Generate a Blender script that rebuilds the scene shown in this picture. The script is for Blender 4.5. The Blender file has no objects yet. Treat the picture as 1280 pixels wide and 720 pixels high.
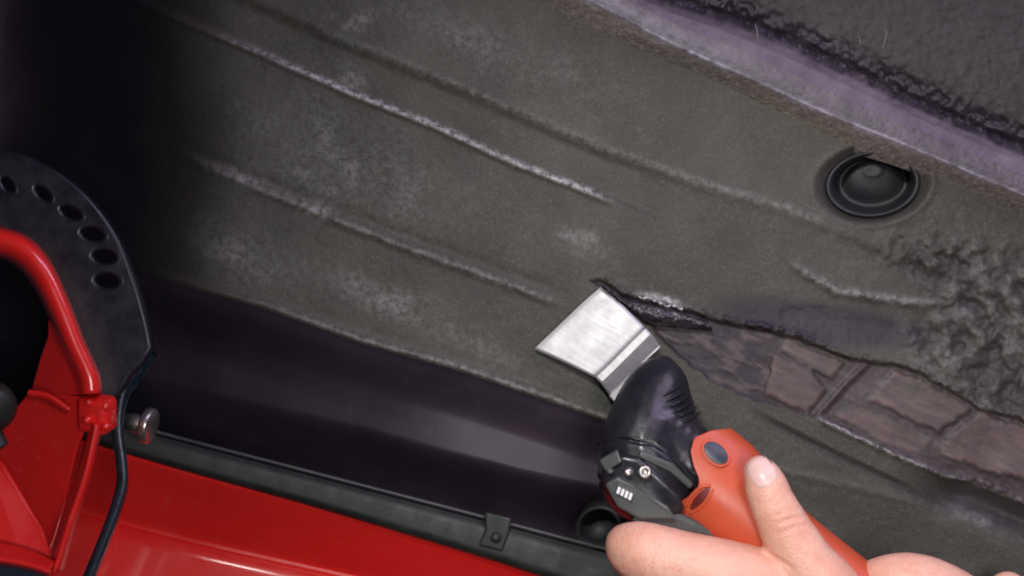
import bpy, bmesh, math, random
import numpy as np
from mathutils import Vector, Matrix

# ------------------------------------------------------------------ camera, world, lamps, exposure
S = 0.0004375          # metres per reference pixel on the floor pan
D = 0.90               # camera to floor pan
ZC = 1.30              # height of the camera above the workshop floor
scn = bpy.context.scene
col = scn.collection

cam_d = bpy.data.cameras.new('camera')
cam_d.sensor_width = 36.0
cam_d.lens = 36.0 * D / (1280 * S)
cam_d.clip_start = 0.02
cam_d.clip_end = 50
cam_d.dof.use_dof = True
cam_d.dof.focus_distance = 0.86
cam_d.dof.aperture_fstop = 9.0
cam = bpy.data.objects.new('camera', cam_d)
cam.location = (0, -D, ZC)
cam.rotation_euler = (math.radians(90), 0, 0)
col.objects.link(cam)
scn.camera = cam

w = bpy.data.worlds.new('World')
scn.world = w
w.use_nodes = True
w.node_tree.nodes['Background'].inputs[0].default_value = (0.030, 0.036, 0.055, 1)
w.node_tree.nodes['Background'].inputs[1].default_value = 0.35


def area(name, loc, target, size, power, colour, spread=180):
    l = bpy.data.lights.new(name, 'AREA')
    l.shape = 'RECTANGLE'
    l.size, l.size_y = size
    l.energy = power
    l.color = colour
    l.spread = math.radians(spread)
    o = bpy.data.objects.new(name, l)
    o.location = loc
    o.rotation_euler = (Vector(target) - Vector(loc)).to_track_quat('-Z', 'Y').to_euler()
    col.objects.link(o)
    return o


def spot(name, loc, target, ang, blend, power, colour, radius):
    l = bpy.data.lights.new(name, 'SPOT')
    l.energy = power
    l.color = colour
    l.spot_size = math.radians(ang)
    l.spot_blend = blend
    l.shadow_soft_size = radius
    o = bpy.data.objects.new(name, l)
    o.location = loc
    o.rotation_euler = (Vector(target) - Vector(loc)).to_track_quat('-Z', 'Y').to_euler()
    col.objects.link(o)
    return o


# key spot up and left of the camera; its cone edge stands for the left shadow
spot('key_spot', (-0.16, -0.95, ZC + 0.42), (0.185, 0, ZC - 0.085), 39, 1.0, 31, (1.0, 0.97, 0.93), 0.04)
# broad unseen fill in front, added to lift the red parts
area('soft_fill', (0.30, -1.45, ZC - 0.02), (-0.05, 0, ZC - 0.1), (0.35, 0.35), 9.0, (1.0, 0.95, 0.95))
# unseen violet light overhead, set towards the right for the purple sheen
area('violet_sheen_light', (0.60, -0.40, ZC + 0.70), (0.22, 0, ZC), (1.0, 0.16), 5.0, (0.82, 0.68, 1.0))

scn.view_settings.view_transform = 'Standard'
scn.view_settings.look = 'None'
scn.view_settings.exposure = 0
scn.view_settings.gamma = 1
scn.render.film_transparent = False
try:
    scn.cycles.filter_width = 2.0
except Exception:
    pass

rng = np.random.default_rng(7)
random.seed(7)


# ------------------------------------------------------------------ maths helpers
def W(px, py, h):
    k = (D - h) / D
    return Vector(((px - 640) * S * k, -h, ZC - (py - 360) * S * k))


def WA(px, py, h):
    k = (D - h) / D
    return np.stack([(px - 640) * S * k, -h, ZC - (py - 360) * S * k], -1)


def sm(a, b, x):
    t = np.clip((x - a) / (b - a), 0, 1)
    return t * t * (3 - 2 * t)


_tab = rng.random((256, 256))


def vnoise(x, y):
    xi = np.floor(x).astype(int); yi = np.floor(y).astype(int)
    fx = x - xi; fy = y - yi
    fx = fx * fx * (3 - 2 * fx); fy = fy * fy * (3 - 2 * fy)
    g = lambda a, b: _tab[a & 255, b & 255]
    return ((g(xi, yi) * (1 - fx) + g(xi + 1, yi) * fx) * (1 - fy)
            + (g(xi, yi + 1) * (1 - fx) + g(xi + 1, yi + 1) * fx) * fy)


def fbm(x, y, sc, octv=4, off=0.0):
    r = 0; a = 1; t = 0
    x = x / sc + off; y = y / sc + off * 1.7
    for _ in range(octv):
        r = r + a * vnoise(x, y); t += a
        x = x * 2.03 + 17.1; y = y * 2.03 + 5.3; a *= 0.5
    return r / t * 2 - 1


def pdist(X, Y, poly):
    """signed distance (positive below the line) and x-fraction along an open polyline"""
    best = np.full(X.shape, 1e9); sg = np.ones(X.shape); tt = np.zeros(X.shape)
    L = 0
    n = len(poly)
    for i in range(n - 1):
        ax, ay = poly[i]; bx, by = poly[i + 1]
        dx, dy = bx - ax, by - ay
        l2 = dx * dx + dy * dy
        t = ((X - ax) * dx + (Y - ay) * dy) / l2
        lo = -50 if i == 0 else 0
        hi = 50 if i == n - 2 else 1
        tc = np.clip(t, lo, hi)
        d = np.hypot(X - (ax + tc * dx), Y - (ay + tc * dy))
        cr = dx * (Y - ay) - dy * (X - ax)
        m = d < best
        best = np.where(m, d, best)
        sg = np.where(m, np.where(cr >= 0, 1, -1), sg)
        tt = np.where(m, L + tc * math.sqrt(l2), tt)
        L += math.sqrt(l2)
    return best * sg, tt


def polysd(X, Y, poly):
    """signed distance, positive inside"""
    best = np.full(X.shape, 1e9); ins = np.zeros(X.shape, bool)
    n = len(poly)
    for i in range(n):
        ax, ay = poly[i]; bx, by = poly[(i + 1) % n]
        dx, dy = bx - ax, by - ay
        t = np.clip(((X - ax) * dx + (Y - ay) * dy) / (dx * dx + dy * dy), 0, 1)
        best = np.minimum(best, np.hypot(X - ax - t * dx, Y - ay - t * dy))
        c = ((ay > Y) != (by > Y))
        with np.errstate(divide='ignore', invalid='ignore'):
            xs = ax + (Y - ay) * dx / (dy if dy != 0 else 1e-9)
        ins ^= c & (X < xs)
    return np.where(ins, best, -best)


def spline(poly, n):
    """Catmull-Rom through the points, resampled to n points evenly"""
    P = np.array(poly, float)
    if len(P) > 2:
        E = np.vstack([2 * P[0] - P[1], P, 2 * P[-1] - P[-2]])
        out = []
        for i in range(len(P) - 1):
            p0, p1, p2, p3 = E[i], E[i + 1], E[i + 2], E[i + 3]
            for t in np.linspace(0, 1, 24, endpoint=False):
                out.append(0.5 * ((2 * p1) + (-p0 + p2) * t + (2 * p0 - 5 * p1 + 4 * p2 - p3) * t * t
                                  + (-p0 + 3 * p1 - 3 * p2 + p3) * t ** 3))
        out.append(P[-1]); Q = np.array(out)
    else:
        Q = P
    s = np.concatenate([[0], np.cumsum(np.linalg.norm(np.diff(Q[:, :2], axis=0), axis=1))])
    u = np.linspace(0, s[-1], n)
    return np.stack([np.interp(u, s, Q[:, k]) for k in range(Q.shape[1])], -1)


# ------------------------------------------------------------------ object helpers
def empty(name, loc, label, cat, group=None):
    o = bpy.data.objects.new(name, None)
    col.objects.link(o)
    o.location = loc
    o.empty_display_size = 0.02
    o['label'] = label
    o['category'] = cat
    if group: o['group'] = group
    return o


def link(name, me, mat, parent=None, smooth=True, label=None):
    o = bpy.data.objects.new(name, me)
    col.objects.link(o)
    if mat is not None and not me.materials:
        me.materials.append(mat)
    if smooth:
        me.polygons.foreach_set('use_smooth', [True] * len(me.polygons))
    if parent is not None:
        o.parent = parent
        o.matrix_parent_inverse = Matrix.Translation(-parent.location)
    if label: o['label'] = label
    return o


def grid_mesh(name, V, nu, nv, keep=None, closed_u=False):
    """V is (nv, nu, 3)"""
    me = bpy.data.meshes.new(name)
    idx = np.arange(nu * nv).reshape(nv, nu)
    if closed_u:
        idx = np.concatenate([idx, idx[:, :1]], 1)
    q = np.stack([idx[:-1, :-1], idx[:-1, 1:], idx[1:, 1:], idx[1:, :-1]], -1)
    if keep is not None:
        q = q[keep]
    q = q.reshape(-1, 4)
    used = np.unique(q)
    remap = np.full(nu * nv, -1); remap[used] = np.arange(len(used))
    q = remap[q]
    V = V.reshape(-1, 3)[used]
    me.vertices.add(len(V)); me.vertices.foreach_set('co', V.ravel())
    me.loops.add(q.size); me.loops.foreach_set('vertex_index', q.ravel())
    me.polygons.add(len(q))
    me.polygons.foreach_set('loop_start', np.arange(0, q.size, 4))
    me.update(calc_edges=True)
    return me, used


def add_mask(me, used, *chans):
    a = np.ones((len(used), 4), np.float32)
    for i, c in enumerate(chans):
        a[:, i] = np.clip(c, 0, 1).reshape(-1)[used]
    at = me.color_attributes.new('mask', 'FLOAT_COLOR', 'POINT')
    at.data.foreach_set('color', a.ravel())


def rails(name, rl, mat, parent, nu=60, nv=24, disp=None, thick=0.0, curve=True, label=None, masks=None):
    """skin across a list of (pixel polyline, height or heights)"""
    R = []
    for poly, h in rl:
        hh = h if isinstance(h, (list, tuple)) else [h] * len(poly)
        R.append(spline([(p[0], p[1], q) for p, q in zip(poly, hh)], nu))
    R = np.array(R)                                   # (k, nu, 3)
    k = len(R)
    if curve and k > 2:
        out = np.zeros((nv, nu, 3))
        E = np.concatenate([2 * R[:1] - R[1:2], R, 2 * R[-1:] - R[-2:-1]])
        for j, v in enumerate(np.linspace(0, k - 1, nv)):
            i = min(int(v), k - 2); t = v - i
            p0, p1, p2, p3 = E[i], E[i + 1], E[i + 2], E[i + 3]
            out[j] = 0.5 * ((2 * p1) + (-p0 + p2) * t + (2 * p0 - 5 * p1 + 4 * p2 - p3) * t * t
                            + (-p0 + 3 * p1 - 3 * p2 + p3) * t ** 3)
        R = out
    elif k < nv:
        out = np.zeros((nv, nu, 3))
        for j, v in enumerate(np.linspace(0, k - 1, nv)):
            i = min(int(v), k - 2); t = v - i
            out[j] = R[i] * (1 - t) + R[i + 1] * t
        R = out
    kk, nn = R.shape[:2]
    vv = np.linspace(0, k - 1, kk)[:, None] * np.ones((1, nn))
    X, Y, H = R[..., 0], R[..., 1], R[..., 2].copy()
    if disp is not None:
        H = H + disp(X, Y, vv)
    me, used = grid_mesh(name, WA(X, Y, H), nn, kk)
    if masks is not None:
        add_mask(me, used, *masks(X, Y, vv))
    # face the camera
    n = sum((p.normal * p.area for p in me.polygons[:200]), Vector())
    if n.y > 0:
        me.flip_normals()
    o = link(name, me, mat, parent, label=label)
    if thick > 0:
        s = o.modifiers.new('thickness', 'SOLIDIFY'); s.thickness = thick; s.offset = -1
    return o


def slab(name, poly, h, thick, mat, parent, bevel=0.0008, label=None, smooth=False, seg=2):
    """traced flat bar or plate, real thickness; h a number or one height per corner"""
    hh = h if isinstance(h, (list, tuple)) else [h] * len(poly)
    bm = bmesh.new()
    f = [bm.verts.new(W(p[0], p[1], q)) for p, q in zip(poly, hh)]
    b = []
    for p, q in zip(poly, hh):
        v = W(p[0], p[1], q); b.append(bm.verts.new((v.x, v.y + thick, v.z)))
    bm.faces.new(f); bm.faces.new(b[::-1])
    n = len(f)
    for i in range(n):
        bm.faces.new((f[i], b[i], b[(i + 1) % n], f[(i + 1) % n]))
    bmesh.ops.recalc_face_normals(bm, faces=bm.faces)
    me = bpy.data.meshes.new(name); bm.to_mesh(me); bm.free()
    o = link(name, me, mat, parent, smooth=smooth, label=label)
    if bevel > 0:
        m = o.modifiers.new('bevel', 'BEVEL'); m.width = bevel; m.segments = seg
        m.limit_method = 'ANGLE'; m.angle_limit = 0.5
    return o


def tube(name, pts, rad, mat, parent, label=None, seg=10, n=40, taper=None):
    """round tube along (px, py, h) points; rad in metres (number or list per point)"""
    rr = rad if isinstance(rad, (list, tuple)) else [rad] * len(pts)
    Q = spline([(p[0], p[1], p[2], r) for p, r in zip(pts, rr)], n)
    P = WA(Q[:, 0], Q[:, 1], Q[:, 2])
    T = np.gradient(P, axis=0); T /= np.linalg.norm(T, axis=1)[:, None]
    up = np.array([0.13, 0.97, 0.2]); V = np.zeros((n + 2, seg, 3))
    for i in range(n):
        a = np.cross(T[i], up); a /= np.linalg.norm(a); b = np.cross(T[i], a)
        for j in range(seg):
            t = 2 * math.pi * j / seg
            V[i + 1, j] = P[i] + Q[i, 3] * (a * math.cos(t) + b * math.sin(t))
    V[0] = P[0] - T[0] * Q[0, 3] * 0.2; V[-1] = P[-1] + T[-1] * Q[-1, 3] * 0.2
    me, _ = grid_mesh(name, V, seg, n + 2, closed_u=True)
    return link(name, me, mat, parent, label=label)


def lathe(name, c, axis, prof, mat, parent, seg=32, label=None, squash=1.0, roll=0.0):
    """solid of revolution; prof = (radius, distance along axis) in metres, c a world point"""
    axis = Vector(axis).normalized()
    a = axis.orthogonal().normalized(); a.rotate(Matrix.Rotation(roll, 3, axis)); b = axis.cross(a)
    V = np.zeros((len(prof), seg, 3))
    for i, (r, z) in enumerate(prof):
        for j in range(seg):
            t = 2 * math.pi * j / seg
            V[i, j] = Vector(c) + axis * z + a * (r * math.cos(t)) + b * (r * math.sin(t) * squash)
    me, _ = grid_mesh(name, V, seg, len(prof), closed_u=True)
    bm = bmesh.new(); bm.from_mesh(me)
    bmesh.ops.remove_doubles(bm, verts=bm.verts, dist=1e-6)
    bmesh.ops.recalc_face_normals(bm, faces=bm.faces)
    bm.to_mesh(me); bm.free()
    return link(name, me, mat, parent, label=label)


def flesh(name, chains, mat, parent, voxel=0.0011, smooth=8, label=None, post=None, ell=None):
    """one continuous skin round chains of (px, py, h, radius_px) balls"""
    bm = bmesh.new()
    for ch in chains:
        Q = np.array([(p[0], p[1], p[2], p[3] * S) for p in ch], float)
        L = sum(np.linalg.norm((W(*Q[i, :3]) - W(*Q[i + 1, :3]))) for i in range(len(Q) - 1))
        n = max(3, int(L / (Q[:, 3].min() * 0.22)))
        Qs = spline([tuple(q) for q in Q], n)
        for q in Qs:
            k = (D - q[2]) / D
            m = Matrix.Translation(W(q[0], q[1], q[2]))
            bmesh.ops.create_icosphere(bm, subdivisions=3, radius=q[3] * k, matrix=m)
    me = bpy.data.meshes.new(name + '_raw'); bm.to_mesh(me); bm.free()
    o = bpy.data.objects.new(name + '_raw', me); col.objects.link(o)
    r = o.modifiers.new('r', 'REMESH'); r.mode = 'VOXEL'; r.voxel_size = voxel
    s = o.modifiers.new('s', 'SMOOTH'); s.factor = 0.6; s.iterations = smooth
    dg = bpy.context.evaluated_depsgraph_get(); dg.update()
    me2 = bpy.data.meshes.new_from_object(o.evaluated_get(dg))
    bpy.data.objects.remove(o); bpy.data.meshes.remove(me)
    me2.name = name; me2.materials.clear()
    if post is not None:
        N = len(me2.vertices); co = np.zeros(N * 3); me2.vertices.foreach_get('co', co); co = co.reshape(-1, 3)
        no = np.zeros(N * 3); me2.vertices.foreach_get('normal', no); no = no.reshape(-1, 3)
        h = -co[:, 1]; k = (D - h) / D
        px = co[:, 0] / (S * k) + 640; py = (ZC - co[:, 2]) / (S * k) + 360
        co = co + no * post(px, py, h, no)[:, None]
        me2.vertices.foreach_set('co', co.ravel()); me2.update()
    return link(name, me2, mat, parent, label=label)


# ------------------------------------------------------------------ materials
def mat_new(name):
    m = bpy.data.materials.new(name); m.use_nodes = True
    nt = m.node_tree
    return m, nt, nt.nodes['Principled BSDF']


def N(nt, t, **kw):
    n = nt.nodes.new(t)
    for k, v in kw.items():
        if k.startswith('i_'):
            n.inputs[k[2:].replace('_', ' ')].default_value = v
        else:
            setattr(n, k, v)
    return n


def noise(nt, scale, detail=4, rough=0.6, vec=None, dist=0.0):
    n = N(nt, 'ShaderNodeTexNoise')
    n.inputs['Scale'].default_value = scale; n.inputs['Detail'].default_value = detail
    n.inputs['Roughness'].default_value = rough; n.inputs['Distortion'].default_value = dist
    nt.links.new(vec or objco(nt), n.inputs['Vector'])
    return n.outputs['Fac']


def objco(nt):
    for n in nt.nodes:
        if n.type == 'TEX_COORD': return n.outputs['Object']
    return N(nt, 'ShaderNodeTexCoord').outputs['Object']


def mapr(nt, src, a, b, c, d):
    m = N(nt, 'ShaderNodeMapRange'); nt.links.new(src, m.inputs['Value'])
    for k, v in zip(('From Min', 'From Max', 'To Min', 'To Max'), (a, b, c, d)): m.inputs[k].default_value = v
    return m.outputs['Result']


def mixc(nt, fac, a, b):
    m = N(nt, 'ShaderNodeMix', data_type='RGBA')
    if isinstance(fac, (int, float)): m.inputs[0].default_value = fac
    else: nt.links.new(fac, m.inputs[0])
    for i, c in ((6, a), (7, b)):
        if isinstance(c, tuple): m.inputs[i].default_value = (*c, 1)
        else: nt.links.new(c, m.inputs[i])
    return m.outputs[2]


def mathn(nt, op, a, b=None):
    m = N(nt, 'ShaderNodeMath', operation=op)
    for i, c in enumerate((a, b)):
        if c is None: continue
        if isinstance(c, (int, float)): m.inputs[i].default_value = c
        else: nt.links.new(c, m.inputs[i])
    return m.outputs[0]


def streaks(nt, deg, sx, sz, detail=4, rough=0.6):
    """noise stretched along a direction sloping down to the right by deg"""
    a = N(nt, 'ShaderNodeMapping'); a.inputs['Rotation'].default_value = (0, math.radians(-deg), 0)
    nt.links.new(objco(nt), a.inputs[0])
    b = N(nt, 'ShaderNodeMapping'); b.inputs['Scale'].default_value = (sx, sx, sz)
    nt.links.new(a.outputs[0], b.inputs[0])
    return noise(nt, 1.0, detail, rough, b.outputs[0])


def bump(nt, bs, hgt, strength, dist):
    b = N(nt, 'ShaderNodeBump'); b.inputs['Strength'].default_value = strength
    b.inputs['Distance'].default_value = dist
    nt.links.new(hgt, b.inputs['Height']); nt.links.new(b.outputs[0], bs.inputs['Normal'])
    return b


def simple(name, c1, c2, rough, metal=0.0, sc=60, bsc=400, bd=0.0002, bstr=0.5, coat=0.0, spec=0.5, rvar=0.1):
    m, nt, bs = mat_new(name)
    nt.links.new(mixc(nt, mapr(nt, noise(nt, sc, 5), 0.3, 0.7, 0, 1), c1, c2), bs.inputs['Base Color'])
    nt.links.new(mapr(nt, noise(nt, sc * 1.7, 4), 0.3, 0.7, rough - rvar, rough + rvar), bs.inputs['Roughness'])
    bs.inputs['Metallic'].default_value = metal
    bs.inputs['Specular IOR Level'].default_value = spec
    bs.inputs['Coat Weight'].default_value = coat
    bs.inputs['Coat Roughness'].default_value = 0.08
    bump(nt, bs, noise(nt, bsc, 4), bstr, bd)
    return m


def undercoat(dim=1.0, bumpk=1.0, gloss=0.0):
    """R worn, dusty and painted highlights, G scraped bare, B tarry gloss and painted shade, A violet film"""
    m, nt, bs = mat_new('undercoating')
    at = N(nt, 'ShaderNodeAttribute', attribute_name='mask')
    sp = N(nt, 'ShaderNodeSeparateColor'); nt.links.new(at.outputs['Color'], sp.inputs[0])
    wear_glint, bare, tar = sp.outputs[0], sp.outputs[1], sp.outputs[2]
    big = mapr(nt, noise(nt, 9, 5), 0.3, 0.7, 0, 1)
    base = mixc(nt, big, (0.034, 0.033, 0.027), (0.060, 0.058, 0.048))
    base = mixc(nt, mapr(nt, noise(nt, 28, 6, 0.7), 0.50, 0.72, 0, 0.6), base, (0.034, 0.031, 0.033))
    base = mixc(nt, mapr(nt, noise(nt, 75, 4, 0.6), 0.62, 0.70, 0, 0.35), base, (0.085, 0.062, 0.045))
    speck = mapr(nt, noise(nt, 900, 3, 0.7), 0.54, 0.72, 0, 0.55)
    base = mixc(nt, speck, base, (0.15, 0.15, 0.14))
    lines = streaks(nt, 23, 25, 420)
    base = mixc(nt, mapr(nt, lines, 0.60, 0.75, 0, 0.25), base, (0.14, 0.14, 0.135))
    wn = mathn(nt, 'MULTIPLY', wear_glint, mapr(nt, noise(nt, 260, 5, 0.75), 0.38, 0.62, 0.0, 1.0))
    base = mixc(nt, wn, base, (0.46, 0.46, 0.46))
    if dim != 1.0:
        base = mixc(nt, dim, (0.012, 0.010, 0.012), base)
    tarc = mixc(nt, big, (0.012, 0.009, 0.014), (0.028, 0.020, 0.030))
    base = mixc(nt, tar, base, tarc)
    barec = mixc(nt, mapr(nt, noise(nt, 60, 5, 0.6), 0.35, 0.65, 0, 1), (0.075, 0.046, 0.054), (0.150, 0.100, 0.102))
    sn = streaks(nt, 27, 28, 190, 5, 0.65)
    barec = mixc(nt, mapr(nt, sn, 0.50, 0.68, 0, 0.8), barec, (0.055, 0.036, 0.048))
    barec = mixc(nt, mapr(nt, sn, 0.44, 0.32, 0, 0.5), barec, (0.24, 0.185, 0.185))
    base = mixc(nt, bare, base, barec)
    nt.links.new(base, bs.inputs['Base Color'])
    r = mapr(nt, noise(nt, 30, 4), 0.3, 0.7, 0.52 - gloss, 0.68 - gloss)
    r = mathn(nt, 'SUBTRACT', r, mathn(nt, 'MULTIPLY', tar, 0.10))
    r = mathn(nt, 'SUBTRACT', r, mathn(nt, 'MULTIPLY', bare, 0.12))
    nt.links.new(r, bs.inputs['Roughness'])
    bs.inputs['Specular IOR Level'].default_value = 0.32 + gloss
    hgt = mathn(nt, 'ADD', noise(nt, 420, 5, 0.65), mathn(nt, 'MULTIPLY', noise(nt, 1500, 3), 0.5))
    bump(nt, bs, hgt, 0.42 * bumpk, 0.0004)
    return m


M_pan = undercoat()
M_outer = undercoat(0.32)  # darker copy of the undercoat; falloff of the light pool in its colour
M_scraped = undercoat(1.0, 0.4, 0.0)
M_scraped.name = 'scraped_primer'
M_outer.name = 'undercoating_shaded'
def skirt_mat():
    m, nt, bs = mat_new('smooth_black_coating_violet_sheen')  # near-black coating with the purple sheen tinted into its base colour
    c = mixc(nt, mapr(nt, noise(nt, 8, 4), 0.3, 0.7, 0, 1), (0.026, 0.019, 0.030), (0.052, 0.038, 0.056))
    c = mixc(nt, mapr(nt, noise(nt, 70, 5), 0.55, 0.75, 0, 0.3), c, (0.075, 0.065, 0.07))
    nt.links.new(c, bs.inputs['Base Color'])
    nt.links.new(mapr(nt, noise(nt, 25, 4), 0.3, 0.7, 0.42, 0.54), bs.inputs['Roughness'])
    bs.inputs['Specular IOR Level'].default_value = 0.27
    bump(nt, bs, mathn(nt, 'ADD', noise(nt, 380, 5), noise(nt, 60, 3)), 0.25, 0.0003)
    return m


def rail_mat():
    m, nt, bs = mat_new('rail_coating_violet_sheen')  # violet tint of the face holds the purple sheen
    at = N(nt, 'ShaderNodeAttribute', attribute_name='mask')
    sp = N(nt, 'ShaderNodeSeparateColor'); nt.links.new(at.outputs['Color'], sp.inputs[0])
    lip = mixc(nt, mapr(nt, noise(nt, 500, 4, 0.7), 0.35, 0.65, 0, 1), (0.11, 0.096, 0.086), (0.25, 0.222, 0.20))
    fac = mixc(nt, mapr(nt, noise(nt, 40, 5, 0.65), 0.35, 0.65, 0, 1), (0.052, 0.040, 0.056), (0.105, 0.088, 0.110))
    c = mixc(nt, sp.outputs[1], lip, fac)
    c = mixc(nt, mathn(nt, 'MULTIPLY', sp.outputs[0], mapr(nt, noise(nt, 200, 4), .35, .6, .2, 1)), c, (0.36, 0.33, 0.42))
    c = mixc(nt, sp.outputs[2], c, (0.018, 0.014, 0.022))
    nt.links.new(c, bs.inputs['Base Color'])
    bs.inputs['Roughness'].default_value = 0.46
    bump(nt, bs, mathn(nt, 'ADD', noise(nt, 420, 5, 0.65), mathn(nt, 'MULTIPLY', noise(nt, 90, 3), 0.6)), 0.5, 0.0007)
    return m


M_skirt = skirt_mat()
M_rail = rail_mat()
M_black = simple('black_paint', (0.012, 0.013, 0.018), (0.022, 0.023, 0.030), 0.33, bsc=300, bd=0.0002, coat=0.3)
M_plate = simple('dark_blue_black_steel', (0.006, 0.007, 0.012), (0.013, 0.015, 0.022), 0.38, bsc=500, bd=0.00015)
M_red = simple('glossy_red_paint', (0.76, 0.017, 0.015), (0.82, 0.024, 0.019), 0.32, sc=25, bsc=60, bd=0.00015, bstr=0.25, coat=0.6)
_nt = M_red.node_tree; _bs = _nt.nodes['Principled BSDF']
_src = _bs.inputs['Base Color'].links[0].from_socket
_nt.links.new(mixc(_nt, mapr(_nt, noise(_nt, 130, 6, 0.75), 0.60, 0.78, 0, 0.35), _src, (0.42, 0.20, 0.17)), _bs.inputs['Base Color'])
M_rubber = simple('dark_rubber', (0.008, 0.012, 0.010), (0.017, 0.023, 0.019), 0.55, bsc=600, bd=0.0002)
M_plug = simple('plug_rubber', (0.011, 0.011, 0.015), (0.020, 0.021, 0.025), 0.55, bsc=200, bd=0.0003)
M_zinc = simple('zinc_plate', (0.42, 0.40, 0.36), (0.55, 0.53, 0.50), 0.33, metal=0.9, bsc=400, bd=0.0001)
M_toolb = simple('black_tool_plastic', (0.010, 0.010, 0.014), (0.020, 0.020, 0.027), 0.33, sc=40, bsc=250, bd=0.0003, bstr=0.4)
M_toolg = simple('grey_tool_plastic', (0.055, 0.062, 0.062), (0.085, 0.092, 0.09), 0.45, bsc=500, bd=0.0002)
M_orange = simple('orange_tool_rubber', (0.47, 0.066, 0.024), (0.55, 0.085, 0.032), 0.42, sc=30, bsc=900, bd=0.00015, bstr=0.3)
M_orange2 = simple('dark_red_slot', (0.10, 0.008, 0.006), (0.16, 0.012, 0.008), 0.5)
M_led = simple('clear_lamp_window', (0.75, 0.75, 0.76), (0.85, 0.85, 0.86), 0.2, coat=1.0)


def steel():
    m, nt, bs = mat_new('brushed_steel')
    g = streaks(nt, 30, 60, 1500)
    nt.links.new(mixc(nt, mapr(nt, g, 0.3, 0.7, 0, 1), (0.36, 0.355, 0.37), (0.46, 0.455, 0.47)), bs.inputs['Base Color'])
    nt.links.new(mixc(nt, mapr(nt, noise(nt, 55, 6, 0.7), 0.58, 0.72, 0, 0.6), mixc(nt, mapr(nt, g, 0.3, 0.7, 0, 1), (0.36, 0.355, 0.37), (0.46, 0.455, 0.47)), (0.22, 0.20, 0.19)), bs.inputs['Base Color'])
    bs.inputs['Metallic'].default_value = 0.7
    nt.links.new(mapr(nt, noise(nt, 90, 4), 0.3, 0.7, 0.48, 0.58), bs.inputs['Roughness'])
    bump(nt, bs, g, 0.15, 0.0001)
    return m


def skin():
    m, nt, bs = mat_new('skin')
    b = mixc(nt, mapr(nt, noise(nt, 45, 4), 0.35, 0.65, 0, 1), (0.76, 0.385, 0.285), (0.84, 0.485, 0.375))
    b = mixc(nt, mapr(nt, noise(nt, 120, 4), 0.55, 0.72, 0, 0.4), b, (0.72, 0.25, 0.18))
    nt.links.new(b, bs.inputs['Base Color'])
    bs.inputs['Roughness'].default_value = 0.45
    bs.inputs['Subsurface Weight'].default_value = 0.25
    bs.inputs['Subsurface Radius'].default_value = (1.0, 0.35, 0.2)
    bs.inputs['Subsurface Scale'].default_value = 0.004
    h = mathn(nt, 'ADD', noise(nt, 700, 4), mathn(nt, 'MULTIPLY', noise(nt, 160, 3), 1.2))
    v = N(nt, 'ShaderNodeTexVoronoi'); v.inputs['Scale'].default_value = 900
    nt.links.new(objco(nt), v.inputs['Vector'])
    h = mathn(nt, 'ADD', h, mathn(nt, 'MULTIPLY', v.outputs['Distance'], 0.8))
    bump(nt, bs, h, 0.5, 0.0005)
    return m


M_steel = steel()
M_skin = skin()
M_nail = simple('fingernail', (0.76, 0.48, 0.43), (0.80, 0.54, 0.50), 0.36, bsc=300, bd=0.0001)

# ------------------------------------------------------------------ the car's underbody
car = empty('car_underbody', (0, 0.05, ZC - 0.1),
            'underside of a car, grey undercoated floor pan with pressed ribs and red sill below', 'car underbody')

L0 = [(180, -60), (424, 47), (585, 113), (750, 184), (865, 225), (990, 262), (1060, 290)]
R1 = [(60, -50), (215, 20), (330, 68), (440, 117), (545, 158), (640, 202), (755, 247)]
R2 = [(180, 175), (273, 215), (387, 262), (490, 302), (594, 340), (690, 375)]
C1 = [(100, 318), (189, 342), (330, 381), (452, 425), (573, 459), (758, 522), (900, 570), (1050, 604), (1180, 636), (1300, 684)]
E2 = [(90, 452), (184, 476), (257, 493), (354, 515), (452, 537), (549, 566), (646, 590), (750, 612), (900, 650), (1300, 770)]
RB = [(560, -52), (670, 5), (740, 42), (865, 95), (990, 155), (1065, 190), (1140, 215), (1280, 272), (1420, 330)]
RM = [(640, -52), (740, 2), (840, 55), (940, 100), (1040, 145), (1140, 185), (1280, 245), (1420, 305)]
RT = [(730, -52), (840, 2), (940, 34), (1015, 67), (1115, 115), (1190, 150), (1280, 188), (1420, 250)]
TEAR = [(738, 352), (752, 350), (778, 368), (800, 373), (830, 380), (862, 389), (900, 402), (960, 413), (1010, 428),
        (1060, 448), (1118, 455), (1150, 466), (1190, 490), (1226, 512), (1262, 520), (1300, 536)]
TLOW = [(1300, 636), (1240, 612), (1200, 597), (1162, 586), (1126, 571), (1080, 549), (1026, 523), (985, 512),
        (945, 500), (900, 482), (868, 462), (835, 432), (812, 408), (760, 362)]
LEDGE = [(985, 330), (1012, 346), (1045, 366), (1090, 373), (1150, 382), (1190, 380)]
PATCH = [([(983, 423), (1053, 453), (1040, 476), (975, 439)], 0.0012, .9),
         ([(967, 443), (1013, 463), (1033, 487), (1010, 517), (956, 494)], 0.0022, 1),
         ([(1087, 500), (1117, 463), (1150, 474), (1213, 510), (1173, 541)], 0.0022, 1),
         ([(1040, 518), (1077, 507), (1165, 548), (1150, 566), (1125, 560)], 0.0010, .95),
         ([(1222, 517), (1310, 545), (1310, 605), (1240, 590), (1172, 568), (1190, 542)], 0.0020, 1)]

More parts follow.
